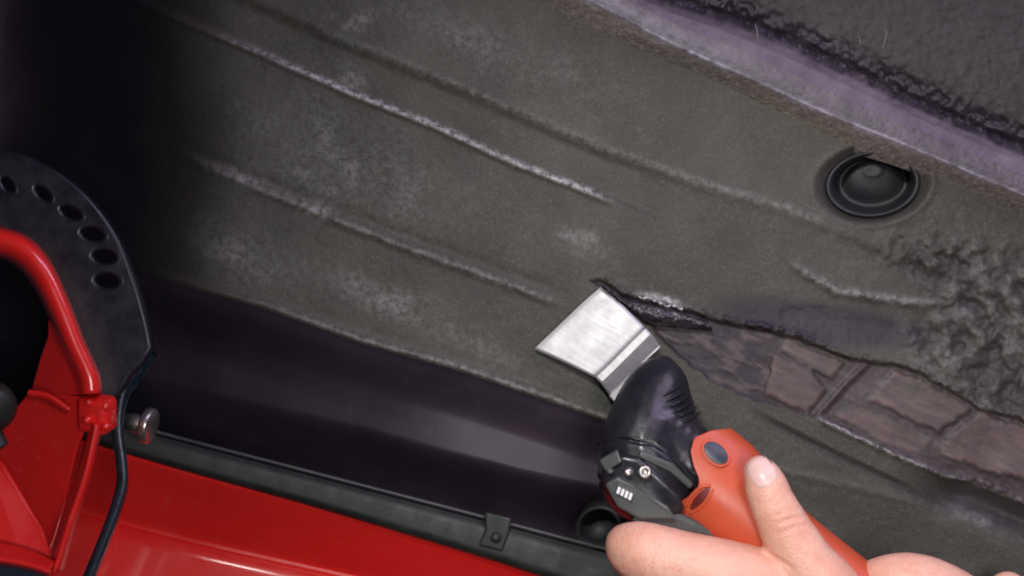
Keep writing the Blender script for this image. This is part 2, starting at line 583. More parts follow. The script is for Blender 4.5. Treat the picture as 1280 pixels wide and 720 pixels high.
x0, x1, y0, y1, st = -150, 1430, -120, 800, 2.0
gx = np.arange(x0, x1, st); gy = np.arange(y0, y1, st)
X, Y = np.meshgrid(gx, gy)
H = 0.0014 * fbm(X, Y, 260, 2, 3.3)
rough = fbm(X, Y, 5, 3, 1.2)
lump = fbm(X, Y, 14, 4, 8.8)
wear_glint = np.zeros(X.shape); bare = np.zeros(X.shape); tar = np.zeros(X.shape)  # first mask also carries painted highlights, last one painted shade
wob = 0.9 * fbm(X, Y, 60, 3, 2.0)
d0, t0 = pdist(X, Y, L0); d1, t1 = pdist(X, Y, R1); d2, t2 = pdist(X, Y, R2); dc, tc = pdist(X, Y, C1); de, te = pdist(X, Y, E2)
d0 = d0 + wob; d1 = d1 + wob * 0.6; d2 = d2 + wob * 0.6; dc = dc + wob * 0.6; de = de + 0.8 * wob
# sunken band between the first two ribs, dies out to the right
band = sm(-14, 14, d0) * (1 - sm(-7, 5, d1)) * (1 - sm(760, 900, X))
H -= 0.0028 * band
f1 = (1 - sm(735, 775, X)) * sm(230, 400, X)
H += 0.0021 * np.exp(-(d1 / 5.0) ** 2) * (1 - sm(735, 790, X))
patchy = sm(-0.25, 0.45, fbm(X, Y, 34, 3, 5.1))
wear_glint = np.maximum(wear_glint, np.exp(-((d1 + 1) / 3.7) ** 2) * f1 * (0.75 + 0.25 * patchy) * 1.15)  # ridge highlight painted in along with the worn dust
wear_glint = np.maximum(wear_glint, 0.28 * np.exp(-((d1 + 14) / 18.0) ** 2) * (1 - sm(420, 560, X)) * sm(300, 350, X) * patchy)
# soft shoulder line above
H += 0.0014 * np.exp(-(d0 / 9.0) ** 2)
wear_glint = np.maximum(wear_glint, 0.22 * np.exp(-((d0) / 6.0) ** 2) * sm(380, 430, X) * (1 - sm(1000, 1060, X)))
wear_glint = np.maximum(wear_glint, 0.3 * np.exp(-(((X - 440) / 70) ** 2 + ((Y - 28) / 16) ** 2)) * patchy)
wear_glint = np.maximum(wear_glint, 0.4 * np.exp(-(((X - 205) / 30) ** 2 + ((Y - 18 - 0.4 * (X - 205)) / 7) ** 2)))  # small painted highlight at the top left
# second rib
f2 = sm(200, 270, X) * (1 - sm(660, 720, X))
H += 0.0019 * np.exp(-(d2 / 6.0) ** 2) * f2 - 0.0007 * np.exp(-((d2 + 13) / 7.0) ** 2) * f2
wear_glint = np.maximum(wear_glint, np.exp(-((d2 + 2) / 9.0) ** 2) * f2 * (1 - sm(380, 480, X)) * 0.55 * (0.4 + 0.6 * patchy))
wear_glint = np.maximum(wear_glint, 0.25 * np.exp(-((d2) / 5.0) ** 2) * f2)  # lit line of the rib painted in
# dusty fields
for cx, cy, rx, ry, a in ((430, 205, 120, 60, .30), (310, 315, 120, 30, .32), (470, 370, 120, 22, .30), (730, 305, 30, 14, .5),
                          (600, 60, 160, 40, .18), (560, 420, 110, 14, .22)):
    u = (X - cx) * 0.93 + (Y - cy) * 0.36; v = -(X - cx) * 0.36 + (Y - cy) * 0.93
    wear_glint = np.maximum(wear_glint, a * np.exp(-(u / rx) ** 2 - (v / ry) ** 2) * (0.4 + 0.6 * patchy))
# crease to the skirt
right = sm(780, 1000, X)
H += 0.0030 * np.exp(-(dc / 6.0) ** 2) * (1 - 0.8 * right)
drop = sm(-2, 62, dc)
H -= (0.017 * (1 - 0.84 * right)) * drop
H += (0.001 + 0.007 * sm(300, 700, X)) * (1 - 0.85 * right) * sm(20, 140, dc)
tar = np.maximum(tar, sm(8, 26, dc) * (1 - 0.9 * right) * 0.97)
wear_glint = np.maximum(wear_glint, 0.30 * np.exp(-((dc + 1) / 5.0) ** 2) * sm(250, 420, X) * (1 - 0.85 * right))
wear_glint = np.maximum(wear_glint, 0.35 * np.exp(-((dc + 4) / 10.0) ** 2) * sm(1160, 1230, X) * patchy)  # streak of highlight painted on the crease
H -= 0.050 * (1 - sm(130, 600, X)) * sm(6, 90, dc)
# skirt edge, then the black underside falls away
H -= 0.055 * sm(-6, 70, de) ** 0.8 * (1 - sm(900, 1100, X))
tar = np.where(de > -4, np.maximum(tar, (1 - 0.9 * sm(900, 1100, X))), tar)
# low rib below the tear on the right
dl, _ = pdist(X, Y, [(950, 512), (970, 523), (1050, 563), (1129, 600), (1220, 640)])
fl = sm(930, 980, X) * (1 - sm(1110, 1240, X))
H += fl * 0.5 * (0.0018 * np.exp(-(dl / 4.0) ** 2) - 0.0014 * np.exp(-((dl - 9) / 5) ** 2))
tar = np.maximum(tar, 0.6 * fl * np.exp(-((dl - 8) / 5) ** 2))  # darker along the groove beside the rib
# left shadow: pan bent away like a wheelhouse and painted dark
wl = 232 + 14 * fbm(X, Y, 120, 2, 4.0) - 0.10 * np.maximum(Y - 240, 0)
fall = sm(-95, 235, wl - X)
H -= 0.16 * fall ** 1.6
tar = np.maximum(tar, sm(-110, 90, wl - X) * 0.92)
wear_glint *= 1 - sm(-60, 20, wl - X)
# shallow channel under the ledge, its shade painted dark
dg_, _ = pdist(X, Y, LEDGE)
lf = sm(980, 1020, X) * (1 - sm(1150, 1200, X))
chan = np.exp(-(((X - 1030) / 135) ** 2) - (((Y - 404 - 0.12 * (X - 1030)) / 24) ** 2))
H -= 0.0012 * chan
H += lf * 0.0022 * np.exp(-((dg_ + 2) / 6.0) ** 2) * (1 + 0.8 * lump)
wear_glint = np.maximum(wear_glint, lf * 0.35 * np.exp(-((dg_ + 3) / 5.0) ** 2))  # painted highlight on the ledge's edge
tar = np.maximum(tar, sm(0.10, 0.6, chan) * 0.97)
# scraped strip
tearp = TEAR + TLOW
sd = polysd(X, Y, tearp) + 3.0 * fbm(X, Y, 12, 3, 6.0)
inside = sm(-2, 3, sd)
H -= 0.0024 * inside
string = fbm(X * 0.92 + Y * 0.38, (-X * 0.38 + Y * 0.92) * 3.2, 26, 4, 9.0)
tar = np.where(inside > 0.3, np.maximum(tar, (0.97 - 0.27 * sm(940, 1000, X)) * inside), tar)
bare = np.maximum(bare, (0.16 + 0.5 * np.clip(string, 0, 1)) * inside * sm(935, 1000, X))
H += inside * 0.00045 * string * (1 - 0.5 * sm(960, 1000, X))
streak = sm(0.05, 0.5, string) * inside
bare = np.maximum(bare, 0.45 * sm(0.12, 0.5, string) * inside * (1 - sm(940, 1020, X)))
for poly, hh, a in PATCH:
    pm = sm(-3.0, 3.0, polysd(X, Y, poly) + 3.5 * fbm(X, Y, 22, 4, hh * 1e4) + 3.0 * fbm(X, Y, 6, 3, hh * 2e4))
    H += pm * (hh * 0.75) 
    H += 0.0012 * pm * fbm(X, Y, 60, 2, 1.0)
    bare = np.maximum(bare, a * pm * (0.72 + 0.45 * fbm(X * .92 + Y * .38, (-X * .38 + Y * .92) * 2.6, 40, 4, 2)))
    tar *= 1 - pm
dt_, _ = pdist(X, Y, TEAR)
rag = sm(-0.3, 0.6, fbm(X, Y, 7, 3, 4.4))
fe = sm(745, 765, X)
H += fe * 0.0026 * np.exp(-((dt_ + 4) / 4.5) ** 2) * (0.3 + 1.1 * rag)
wear_glint = np.maximum(wear_glint, 1.6 * np.exp(-(((X - 828) / 24) ** 2)) * np.exp(-((dt_ + 4) / 5.0) ** 2))  # glint painted on the torn edge beside the blade
wear_glint = np.maximum(wear_glint, 0.5 * np.exp(-((dt_ + 1) / 3.5) ** 2) * sm(1100, 1130, X) * rag)
tar = np.maximum(tar, fe * 0.9 * np.exp(-((dt_ - 10) / 9) ** 2) * (1 - sm(900, 960, X)))  # darker band just under the torn edge
WL = [(1026, 523), (1080, 549), (1126, 571), (1162, 584)]
dw, _ = pdist(X, Y, WL)
fw = sm(1018, 1035, X) * (1 - sm(1150, 1175, X))
H += fw * 0.0035 * np.exp(-(dw / 4.2) ** 2) * (0.6 + 0.6 * rag)
wear_glint = np.maximum(wear_glint, fw * 0.85 * np.exp(-((dw) / 3.4) ** 2))
dw2, _ = pdist(X, Y, [(1162, 584), (1180, 595), (1215, 598), (1300, 634)])
fw2 = sm(1155, 1175, X)
H += fw2 * 0.003 * np.exp(-(dw2 / 5.0) ** 2) * (0.6 + 0.6 * rag)
wear_glint = np.maximum(wear_glint, fw2 * 0.3 * np.exp(-((dw2) / 3.4) ** 2))
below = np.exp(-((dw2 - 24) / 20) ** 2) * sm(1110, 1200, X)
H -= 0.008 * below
tar = np.maximum(tar, 0.75 * below)  # darker in the hollow
dds, _ = pdist(X, Y, [(1050, 436), (1085, 446), (1052, 478), (1022, 512), (1005, 530)])
cut = np.exp(-(dds / 7) ** 2) * sm(-8, 2, sd)
H += 0.0016 * np.exp(-((dds + 5) / 4) ** 2) * inside * (X > 980) * (X < 1100)
# coarse lumpy undercoat at the right
lp = [(1110, 330), (1175, 300), (1450, 330), (1450, 560), (1262, 520), (1226, 512), (1190, 488), (1150, 462), (1130, 420), (1165, 390), (1150, 350)]
lm = sm(-22, 26, polysd(X, Y, lp))
xl = fbm(X * 0.9 + Y * 0.4, -X * 0.4 + Y * 0.9, 19, 3, 11.0)
H += lm * (0.0032 * xl + 0.0007 * lump + 0.0003 * rough)
tar = np.maximum(tar, lm * 0.45 * sm(0.35, -0.2, xl)) if False else np.maximum(tar, lm * (0.52 - 0.35 * sm(-0.3, 0.3, xl)))  # hollows between the lumps painted darker
wear_glint = np.maximum(wear_glint, 0.22 * lm * sm(-0.02, 0.35, xl))  # glints painted on the lump tops
# above the rail
dr, tr = pdist(X, Y, RT); 
up = 1 - sm(-14, -2, dr)
H += up * (0.004 + 0.0003 * lump + 0.0003 * rough)
seam = np.exp(-((dr + 14) / 17) ** 2)
H += seam * (0.0030 * (fbm(X, Y, 9, 3, 7.7)) - 0.003)
tar = np.maximum(tar, sm(0.25, 0.75, seam + 0.28 * fbm(X, Y, 10, 3, 3.1)))
wear_glint = np.maximum(wear_glint, 0.10 * up * (dr < -30))
# plug hollow
PC = (1091, 230)
ca, sa = math.cos(math.radians(-6)), math.sin(math.radians(-6))
ux = ((X - PC[0]) * ca + (Y - PC[1]) * sa) / 53; uy = (-(X - PC[0]) * sa + (Y - PC[1]) * ca) / 37
rr = np.hypot(ux, uy)
H -= 0.024 * (1 - sm(0.88, 1.02, rr))
H -= 0.0045 * (1 - sm(1.05, 1.42, rr))
H += 0.0007 * np.exp(-((rr - 1.44) / 0.10) ** 2)
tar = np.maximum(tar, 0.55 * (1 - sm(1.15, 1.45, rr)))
# fine roughness everywhere
coatm = (1 - sm(0.4, 0.9, bare)) * (1 - 0.96 * sm(6, 20, dc) * (1 - right))
H += 0.00016 * rough * coatm + 0.00020 * lump * coatm
mud = np.exp(-(((X - 1150) / 70) ** 2) - (((Y - 310) / 32) ** 2))
H += 0.003 * mud * lump
strip_top = [(60, 511), (200, 551), (400, 603), (600, 655), (740, 692), (1000, 760)]
ds_, _ = pdist(X, Y, strip_top)
keepv = ds_ < 26
keep = keepv[:-1, :-1] & keepv[1:, 1:] & keepv[:-1, 1:] & keepv[1:, :-1]
cell = lambda A: A[:-1, :-1]
zone = np.zeros(keep.shape, int)
zone[cell(up) > 0.5] = 1                                     # panel above the rail
zone[(cell(dc) > 4) & (cell(right) < 0.35)] = 2              # smooth skirt
zone[cell(sd) > -1] = 3                                      # scraped strip
for n_, (poly, hh, a_) in enumerate(PATCH):
    zone[(cell(polysd(X, Y, poly)) > -1) & (cell(sd) > -1)] = 10 + n_
P3 = WA(X, Y, H)


def zone_part(name, z, mat, label=None):
    me, used = grid_mesh(name, P3, len(gx), len(gy), keep & (zone == z))
    add_mask(me, used, wear_glint, bare, tar)
    if me.polygons[0].normal.y > 0: me.flip_normals()
    return link(name, me, mat, car, label=label)


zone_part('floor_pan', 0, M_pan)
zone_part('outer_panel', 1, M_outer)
zone_part('sill_skirt', 2, M_skirt, 'smooth black skirt, violet sheen coloured in, between floor pan and seal strip')
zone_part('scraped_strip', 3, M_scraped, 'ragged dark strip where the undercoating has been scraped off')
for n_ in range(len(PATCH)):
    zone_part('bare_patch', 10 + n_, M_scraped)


def rail_disp(x, y, v):
    n = fbm(x, y, 6, 3, 2.2)
    return (0.0005 * n * (1 - sm(0.9, 1.1, v)) + 0.00025 * fbm(x, y, 20, 3, 3.2) + 0.0002 * n
            + 0.003 * sm(4.8, 6.1, v) * fbm(x * 1.6, y * 0.7, 9, 3, 7.0))


def rail_mask(x, y, v):
    edge_sheen = 0.8 * np.exp(-((v - 1.05) / 0.22) ** 2) * sm(-.4, .3, fbm(x, y, 30, 3, 2)) + 0.25 * np.exp(-((v - 2.2) / 0.9) ** 2) * (1 - sm(760, 1000, x))  # painted edge highlight, and pale sheen towards the left end
    return edge_sheen, sm(0.93, 1.05, v), sm(4.3, 6.0, v + 1.2 * fbm(x, y, 12, 3, 1))


mixl = lambda f: [tuple(p * (1 - f) + q * f) for p, q in zip(spline(RM, 12), spline(RT, 12))]
rails('chassis_rail', [(RB, -0.003), (RM, 0.0135), (mixl(.2), 0.0142), (mixl(.45), 0.0140), (mixl(.7), 0.0115), (mixl(.88), 0.0070), (RT, 0.0015), ([(p[0] + 6, p[1] - 14) for p in RT], -0.006)],
      M_rail, car, nu=700, nv=110, disp=rail_disp, masks=rail_mask, curve=False)

# rubber plug sitting in its hollow
prof = [(0.0, -0.0140), (0.15, -0.0140), (0.22, -0.0141), (0.25, -0.0148), (0.4, -0.0155), (0.60, -0.0175), (0.72, -0.0225), (0.82, -0.0235),
        (0.89, -0.016), (0.95, -0.004), (1.00, -0.0004), (1.07, 0.0002), (1.12, -0.0008), (1.14, -0.004)]
V = np.zeros((len(prof), 64, 3))
for i, (r, z) in enumerate(prof):
    for j in range(64):
        t = 2 * math.pi * j / 64
        a, b = r * 53 * math.cos(t), r * 37 * math.sin(t)
        oy = -17 * (1 - sm(0.24, 0.9, r))
        V[i, j] = W(PC[0] + a * ca - b * sa, PC[1] + a * sa + b * ca + oy, z + 0.001)
me, _ = grid_mesh('drain_plug', V, 64, len(prof), closed_u=True)
me.flip_normals() if me.polygons[300].normal.y > 0 else None
pl = link('drain_plug', me, M_plug, car)
pl.modifiers.new('s', 'SUBSURF').render_levels = 1

# pale fibres stuck in the seam tar
for (a, b, c, d) in ((944, 30, 947, 56), (1108, 38, 1102, 62), (1073, 44, 1074, 58)):
    tube('fibre', [(a, b, 0.022), ((a + c) / 2 + 1.5, (b + d) / 2, 0.024), (c, d, 0.022)], 0.00022,
         simple('pale_fibre', (0.16, 0.14, 0.14), (0.22, 0.20, 0.19), 0.5), car, seg=6, n=8)

# steel sliver on the scraped edge, added for the glint beside the blade
be = [(798 + k * 3.4, 371 + k * 0.95 + random.uniform(-2.2, 2.2), 0.0042 + random.uniform(-0.001, 0.001)) for k in range(17)]
tube('scraped_edge_glint', be, [random.uniform(0.0004, 0.0012) for _ in be], M_steel, car, seg=6, n=70)

# black rubber strip above the red sill, two pipes on it and their clip
def sh(poly, dy, dx=0): return [(p[0] + dx, p[1] + dy) for p in poly]
ST = [(60, 511), (200, 551), (400, 603), (600, 655), (740, 692), (1000, 760)]
SB = [(60, 531), (200, 574), (400, 630), (600, 690), (740, 735), (1000, 815)]
rails('seal_strip', [(ST, -0.024), (sh(ST, 2), -0.0100), ([(p[0] * .5 + q[0] * .5, p[1] * .5 + q[1] * .5) for p, q in zip(ST, SB)], -0.0094),
                     (sh(SB, -2), -0.0092), (SB, -0.016)], M_rubber, car, nu=80, nv=17, thick=0.003, curve=False)
M_pipe = simple('dark_pipe', (0.030, 0.032, 0.034), (0.05, 0.052, 0.054), 0.4)
for dy, hh in ((-2, -0.010), (-10, -0.013)):
    tube('brake_pipe', [(p[0], p[1] + dy, hh) for p in ST], 0.0011, M_pipe, car, n=60)
slab('pipe_clip', [(606, 640), (640, 648), (636, 668), (628, 690), (598, 682), (606, 664)], -0.0045, 0.004, M_rubber, car, 0.0012)
lathe('clip_screw', W(620, 672, -0.0045), (0.1, -1, 0.1), [(0, 0.0018), (0.0022, 0.0016), (0.003, 0.0006), (0.003, -0.001)], M_rubber, car, seg=16)
# round rubber grommet behind the tool
lathe('grommet', W(748, 660, -0.018), (-0.25, -1, -0.2),
      [(0.0, -0.012), (0.008, -0.012), (0.0105, -0.004), (0.012, 0.001), (0.0135, 0.0015), (0.0145, -0.001), (0.0145, -0.02)], M_plug, car, squash=0.85)

# red sill
SC = [(60, 632), (150, 656), (250, 681), (440, 724), (600, 762), (740, 795), (1000, 860)]
SD = sh(SC, 160)
rails('sill_panel', [(SB, -0.016), (sh(SB, 3), -0.012), (sh(SC, -5), -0.046), (sh(SC, -1), -0.0455), (sh(SC, 3), -0.0435), (SD, -0.026)],
      M_red, car, nu=90, nv=46, thick=0.002, curve=False, label='glossy red painted sill below the dark rubber strip')

# ------------------------------------------------------------------ black tilt plate
tp = empty('tilt_plate', W(150, 480, 0.04), 'curved dark steel plate with a row of round flanged holes beside the red bracket', 'metal plate')
OUT = spline([(-120, 190), (-50, 183), (0, 189), (50, 206), (100, 241), (140, 292), (165, 350), (180, 400), (187, 434)], 60)
INN = spline([(176, 452), (160, 468), (148, 488), (128, 500), (104, 476), (84, 420), (62, 360), (34, 310), (0, 284), (-60, 276), (-120, 280)], 60)
HOLES = [(10, 231, 14, 9, 0.9), (54, 242, 15.5, 9.5, 0.75), (89, 266, 17, 10.5, 0.45), (116, 293, 18, 11.5, 0.22), (131, 321, 18.5, 12, 0.12), (134, 351, 18.5, 12, 0.05)]
hp = 0.055


def curve_plate(name, outer, holes, h, thick, bev, mat, parent):
    cu = bpy.data.curves.new(name, 'CURVE'); cu.dimensions = '2D'; cu.fill_mode = 'BOTH'
    cu.extrude = thick / 2; cu.bevel_depth = bev; cu.bevel_resolution = 2
    for P in [outer] + holes:
        s = cu.splines.new('POLY'); s.points.add(len(P) - 1)
        for i, p in enumerate(P):
            v = W(p[0], p[1], h); s.points[i].co = (v.x, v.z, 0, 1)
        s.use_cyclic_u = True
    o = bpy.data.objects.new(name, cu); col.objects.link(o)
    dg = bpy.context.evaluated_depsgraph_get(); dg.update()
    me = bpy.data.meshes.new_from_object(o.evaluated_get(dg))
    bpy.data.objects.remove(o)
    me.transform(Matrix.Translation((0, -h + thick / 2, 0)) @ Matrix.Rotation(math.radians(90), 4, 'X'))
    me.materials.clear()
    return link(name, me, mat, parent, smooth=False)


def ell(cx, cy, rx, ry, an, n=28):
    return [(cx + rx * math.cos(t) * math.cos(an) - ry * math.sin(t) * math.sin(an),
             cy + rx * math.cos(t) * math.sin(an) + ry * math.sin(t) * math.cos(an)) for t in np.linspace(0, 2 * math.pi, n, endpoint=False)]


curve_plate('plate', [tuple(p) for p in OUT] + [tuple(p) for p in INN], [ell(*h) for h in HOLES], hp, 0.006, 0.0016, M_plate, tp)
for cx, cy, rx, ry, an in HOLES:        # rolled flange round each hole
    pr = [(0.86, -0.012), (0.90, -0.004), (0.97, 0.0008), (1.08, 0.0018), (1.20, 0.0006), (1.22, -0.001)]
    V = np.zeros((len(pr), 32, 3))
    for i, (r, z) in enumerate(pr):
        E = ell(cx, cy, rx * r, ry * r, an, 32)
        for j in range(32): V[i, j] = W(E[j][0], E[j][1], hp + z)
    me, _ = grid_mesh('hole_flange', V, 32, len(pr), closed_u=True)
    me.flip_normals() if me.polygons[32 * 3].normal.y > 0 else None
    link('hole_flange', me, M_plate, tp)
# lower leg of the plate, bent so that only its edge shows
M_edge = simple('blue_black_edge', (0.006, 0.010, 0.018), (0.018, 0.034, 0.055), 0.38, sc=260, bsc=200, bd=0.0005)
EA = [(184, 437), (164, 466), (146, 494), (139, 535), (144, 575), (145, 605), (136, 638), (120, 680), (98, 735), (80, 780)]
EB = [(188, 440), (172, 468), (158, 496), (154, 535), (159, 575), (160, 608), (151, 642), (135, 684), (113, 735), (95, 780)]
rails('edge_leg', [(EA, 0.040), ([(a[0] * .9 + b[0] * .1, a[1]) for a, b in zip(EA, EB)], 0.0475), ([(a[0] * .1 + b[0] * .9, a[1]) for a, b in zip(EA, EB)], 0.0475), (EB, 0.040)],
      M_edge, tp, nu=90, nv=12, thick=0.006)
bo = lathe('bolt', W(150, 524, 0.036), (0.93, -0.12, -0.22),
           [(0, -0.004), (0.0042, -0.004), (0.0042, 0.006), (0.0050, 0.006), (0.0050, 0.0125), (0.0044, 0.013), (0.0044, 0.0145), (0.0, 0.0145)], M_zinc, tp, seg=24)
lathe('bolt_head', W(150, 524, 0.036), (0.96, -0.16, -0.20),
      [(0, 0.0135), (0.0085, 0.0135), (0.0095, 0.0142), (0.0095, 0.0175), (0.0085, 0.0185), (0.0, 0.0185)], M_zinc, bo, seg=28)
bpy.context.view_layer.update()

# ------------------------------------------------------------------ red bracket of the lift
br = empty('lift_bracket', W(60, 600, 0.05), 'glossy red steel bracket of the lift with arched rim at the lower left corner', 'bracket')
RO = [(-90, 300), (-40, 286), (0, 290), (30, 300), (56, 326), (80, 376), (100, 428), (119, 470), (121, 492)]
RI = [(-90, 328), (-40, 312), (0, 315), (26, 328), (48, 355), (67, 393), (84, 433), (99, 468), (104, 492)]
MID = lambda f: [(a[0] * (1 - f) + b[0] * f, a[1] * (1 - f) + b[1] * f) for a, b in zip(RO, RI)]
rails('arched_rim', [(RO, 0.050), (MID(.12), 0.068), (MID(.35), 0.074), (MID(.75), 0.070), (RI, 0.052)], M_red, br, nu=70, nv=20, thick=0.003)
def pl_h(P, x0_, h0, kx, ky=0.0): return [h0 + kx * (x - x0_) + ky * (y - 500) for x, y in P]


GP = [(60, 398), (79, 430), (97, 470), (104, 494), (38, 492), (50, 448), (60, 420)]
slab('gusset', GP, pl_h(GP, 104, 0.062, 0.00042), 0.004, M_red, br, 0.0008)
SP = [(38, 488), (104, 496), (112, 520), (96, 560), (82, 620), (68, 668), (60, 690), (50, 664), (26, 624), (2, 584), (-20, 560), (-90, 556), (-90, 505), (-10, 505), (18, 512)]
slab('side_plate', SP, pl_h(SP, 104, 0.060, 0.00030, -0.00004), 0.004, M_red, br, 0.0008)
FP = [(-90, 552), (-20, 556), (4, 580), (28, 620), (54, 664), (62, 692), (58, 706), (28, 700), (-90, 690)]
slab('front_plate', FP, [.048, .050, .052, .054, .058, .060, .062, .064, .066], 0.004, M_red, br, 0.0012)
rails('ledge', [([(36, 486), (60, 489), (88, 506)], 0.060), ([(35, 490), (60, 494), (86, 511)], 0.073), ([(34, 496), (58, 502), (84, 518)], 0.066)], M_red, br, nu=20, nv=10, thick=0.002)
rails('strut', [([(112, 528), (96, 590), (76, 650), (60, 712)], 0.058), ([(118, 530), (104, 592), (84, 652), (66, 714)], 0.074),
                ([(126, 536), (112, 596), (92, 656), (74, 714)], 0.070), ([(128, 538), (115, 598), (96, 656), (80, 714)], 0.050)], M_red, br, nu=40, nv=14, thick=0.002)
rails('bottom_flange', [([(-90, 664), (0, 676), (45, 688), (70, 700)], 0.070), ([(-90, 690), (0, 700), (40, 708), (62, 716)], 0.086),
                        ([(-90, 700), (0, 708), (40, 716), (60, 724)], 0.070)], M_red, br, nu=30, nv=12, thick=0.003)
# red painted nut boss
bm = bmesh.new()
bmesh.ops.create_cube(bm, size=1)
bmesh.ops.scale(bm, vec=(0.0165, 0.014, 0.0185), verts=bm.verts)
me = bpy.data.meshes.new('nut_boss'); bm.to_mesh(me); bm.free()
nb = link('nut_boss', me, M_red, br)
nb.matrix_parent_inverse = Matrix.Translation(-br.location)
nb.location = W(122, 517, 0.060); nb.rotation_euler = (0.25, 0.15, -0.30)
b_ = nb.modifiers.new('b', 'BEVEL'); b_.width = 0.003; b_.segments = 3
for dx, dy in ((-11, -14), (9, -9), (-13, 8), (10, 16)):
    lathe('weld_bead', W(122 + dx, 517 + dy, 0.068), (0.1, -1, 0.1), [(0, 0.0022), (0.0016, 0.0018), (0.0024, 0.0004), (0.0026, -0.002)], M_red, nb, seg=12)
for o in nb.children: o.matrix_parent_inverse = (Matrix.Translation(nb.location) @ nb.rotation_euler.to_matrix().to_4x4()).inverted()

# dark rounded knob just inside the frame's left edge
kn = lathe('clamp_knob', W(-12, 508, 0.075), (0.5, -0.8, -0.2), [(0, 0.010), (0.008, 0.009), (0.0125, 0.004), (0.013, -0.004), (0.010, -0.009), (0.0, -0.010)], M_rubber, None, seg=20)
kn['label'] = 'dark rounded clamp knob at the left edge in front of the red bracket'; kn['category'] = 'knob'
tube('knob_stem', [(-14, 520, 0.07), (-8, 545, 0.07), (0, 560, 0.07)], 0.005, M_rubber, kn)

# ------------------------------------------------------------------ oscillating tool
tl = empty('oscillating_multi_tool', W(880, 600, 0.05),
           'orange and black power tool with a wide steel scraper blade held against the grey floor', 'power tool')

# blade: flat plate with honed edge, crank, mounting tang
def quadstrip(name, rows, mat, parent, thick, nu=24, nv=4):
    return rails(name, rows, mat, parent, nu=nu, nv=nv * len(rows), thick=thick, curve=False)
edge = [(667, 436), (688, 416), (709, 396), (730, 376), (751, 358)]
back = [(744, 472), (760, 457), (776, 441), (792, 425), (807, 410)]
mid1 = [(705, 453), (724, 435), (743, 417), (762, 398), (780, 383)]
blade = quadstrip('scraper_blade', [(edge, 0.0035), ([(673, 439), (693, 419), (714, 399), (735, 379), (755, 362)], 0.0046), (mid1, 0.0080), (back, 0.0120)], M_steel, tl, 0.0011)
quadstrip('blade_bend', [(back, 0.0120), ([(747, 475), (763, 460), (779, 444), (795, 428), (810, 413)], 0.0123),
                         ([(751, 479), (767, 464), (783, 448), (799, 432), (814, 417)], 0.0130)], M_steel, blade, 0.0011)
quadstrip('blade_crank', [([(751, 479), (767, 464), (783, 448), (799, 432), (814, 417)], 0.0130),
                          ([(753, 482), (769, 467), (785, 451), (801, 435), (816, 420)], 0.0145),
                          ([(762, 494), (778, 479), (794, 463), (810, 447), (825, 433)], 0.0240)], M_steel, blade, 0.0011)
quadstrip('blade_tang', [([(761, 495), (772, 484), (783, 474), (795, 464)], 0.0240), ([(768, 503), (779, 492), (790, 482), (802, 472)], 0.0246),
                         ([(800, 535), (812, 525), (820, 515), (830, 505)], 0.0290)], M_steel, blade, 0.0015)


def head_post(px, py, h, no):
    # moulded grooves across the neck
    g = np.sin((px * 0.55 + py * 0.84) * 0.62)
    m = sm(822, 838, px) * (1 - sm(858, 872, px)) * sm(482, 492, py) * (1 - sm(528, 540, py))
    r = 0.0 * px
    # parting line round the gear case
    dd, _ = pdist(px, py, [(744, 560), (775, 548), (815, 556), (848, 578), (872, 606)])
    r = r - 0.0010 * np.exp(-(dd / 2.2) ** 2)
    dd, _ = pdist(px, py, [(742, 604), (768, 586), (800, 606), (836, 628), (870, 640)])
    return r - 0.0009 * np.exp(-(dd / 2.0) ** 2)


flesh('gear_head', [[(828, 468, 0.040, 20), (821, 484, 0.046, 36), (813, 515, 0.051, 47), (806, 555, 0.056, 56), (807, 592, 0.058, 61)],
                    [(812, 545, 0.054, 56), (850, 575, 0.054, 52), (900, 612, 0.054, 50)],
                    [(806, 596, 0.060, 58), (822, 618, 0.062, 44)],
                    [(797, 492, 0.040, 15), (812, 476, 0.040, 16), (830, 458, 0.040, 14)],
                    [(830, 458, 0.040, 14), (843, 474, 0.044, 15), (849, 494, 0.047, 15), (852, 530, 0.050, 22)],
                    [(797, 492, 0.040, 15), (785, 520, 0.046, 24), (780, 560, 0.052, 30)]],
      M_toolb, tl, voxel=0.0009, smooth=5, post=head_post)
from mathutils.bvhtree import BVHTree
gh = bpy.data.objects['gear_head']
bm = bmesh.new(); bm.from_mesh(gh.data); gtree = BVHTree.FromBMesh(bm); bm.free()


def on_head(px, py, lift=0.0):
    eye = Vector((0, -D, ZC)); d = (W(px, py, 0.1) - eye).normalized()
    loc, nor, _, _ = gtree.ray_cast(eye, d)
    if loc is None: loc, nor, _, _ = gtree.find_nearest(W(px, py, 0.05))
    loc = loc + nor * lift
    return -loc.y


for k in range(6):                       # moulded grip ribs across the neck
    x_, y_ = 826 + k * 5.2, 494 + k * 6.6
    tube('grip_rib', [(x_ + 4 + u * 20, y_ - u * 12, on_head(x_ + u * 22, y_ - u * 13, 0.0002)) for u in (0, .25, .5, .75, 1)], [0.0004, 0.0008, 0.0009, 0.0008, 0.0004], M_toolb, tl, seg=8, n=14)
tube('case_seam', [(x_, y_, on_head(x_, y_, 0.0001)) for x_, y_ in ((748, 556), (775, 546), (812, 554), (846, 577), (868, 604))], 0.0007, M_toolb, tl, seg=8, n=30)

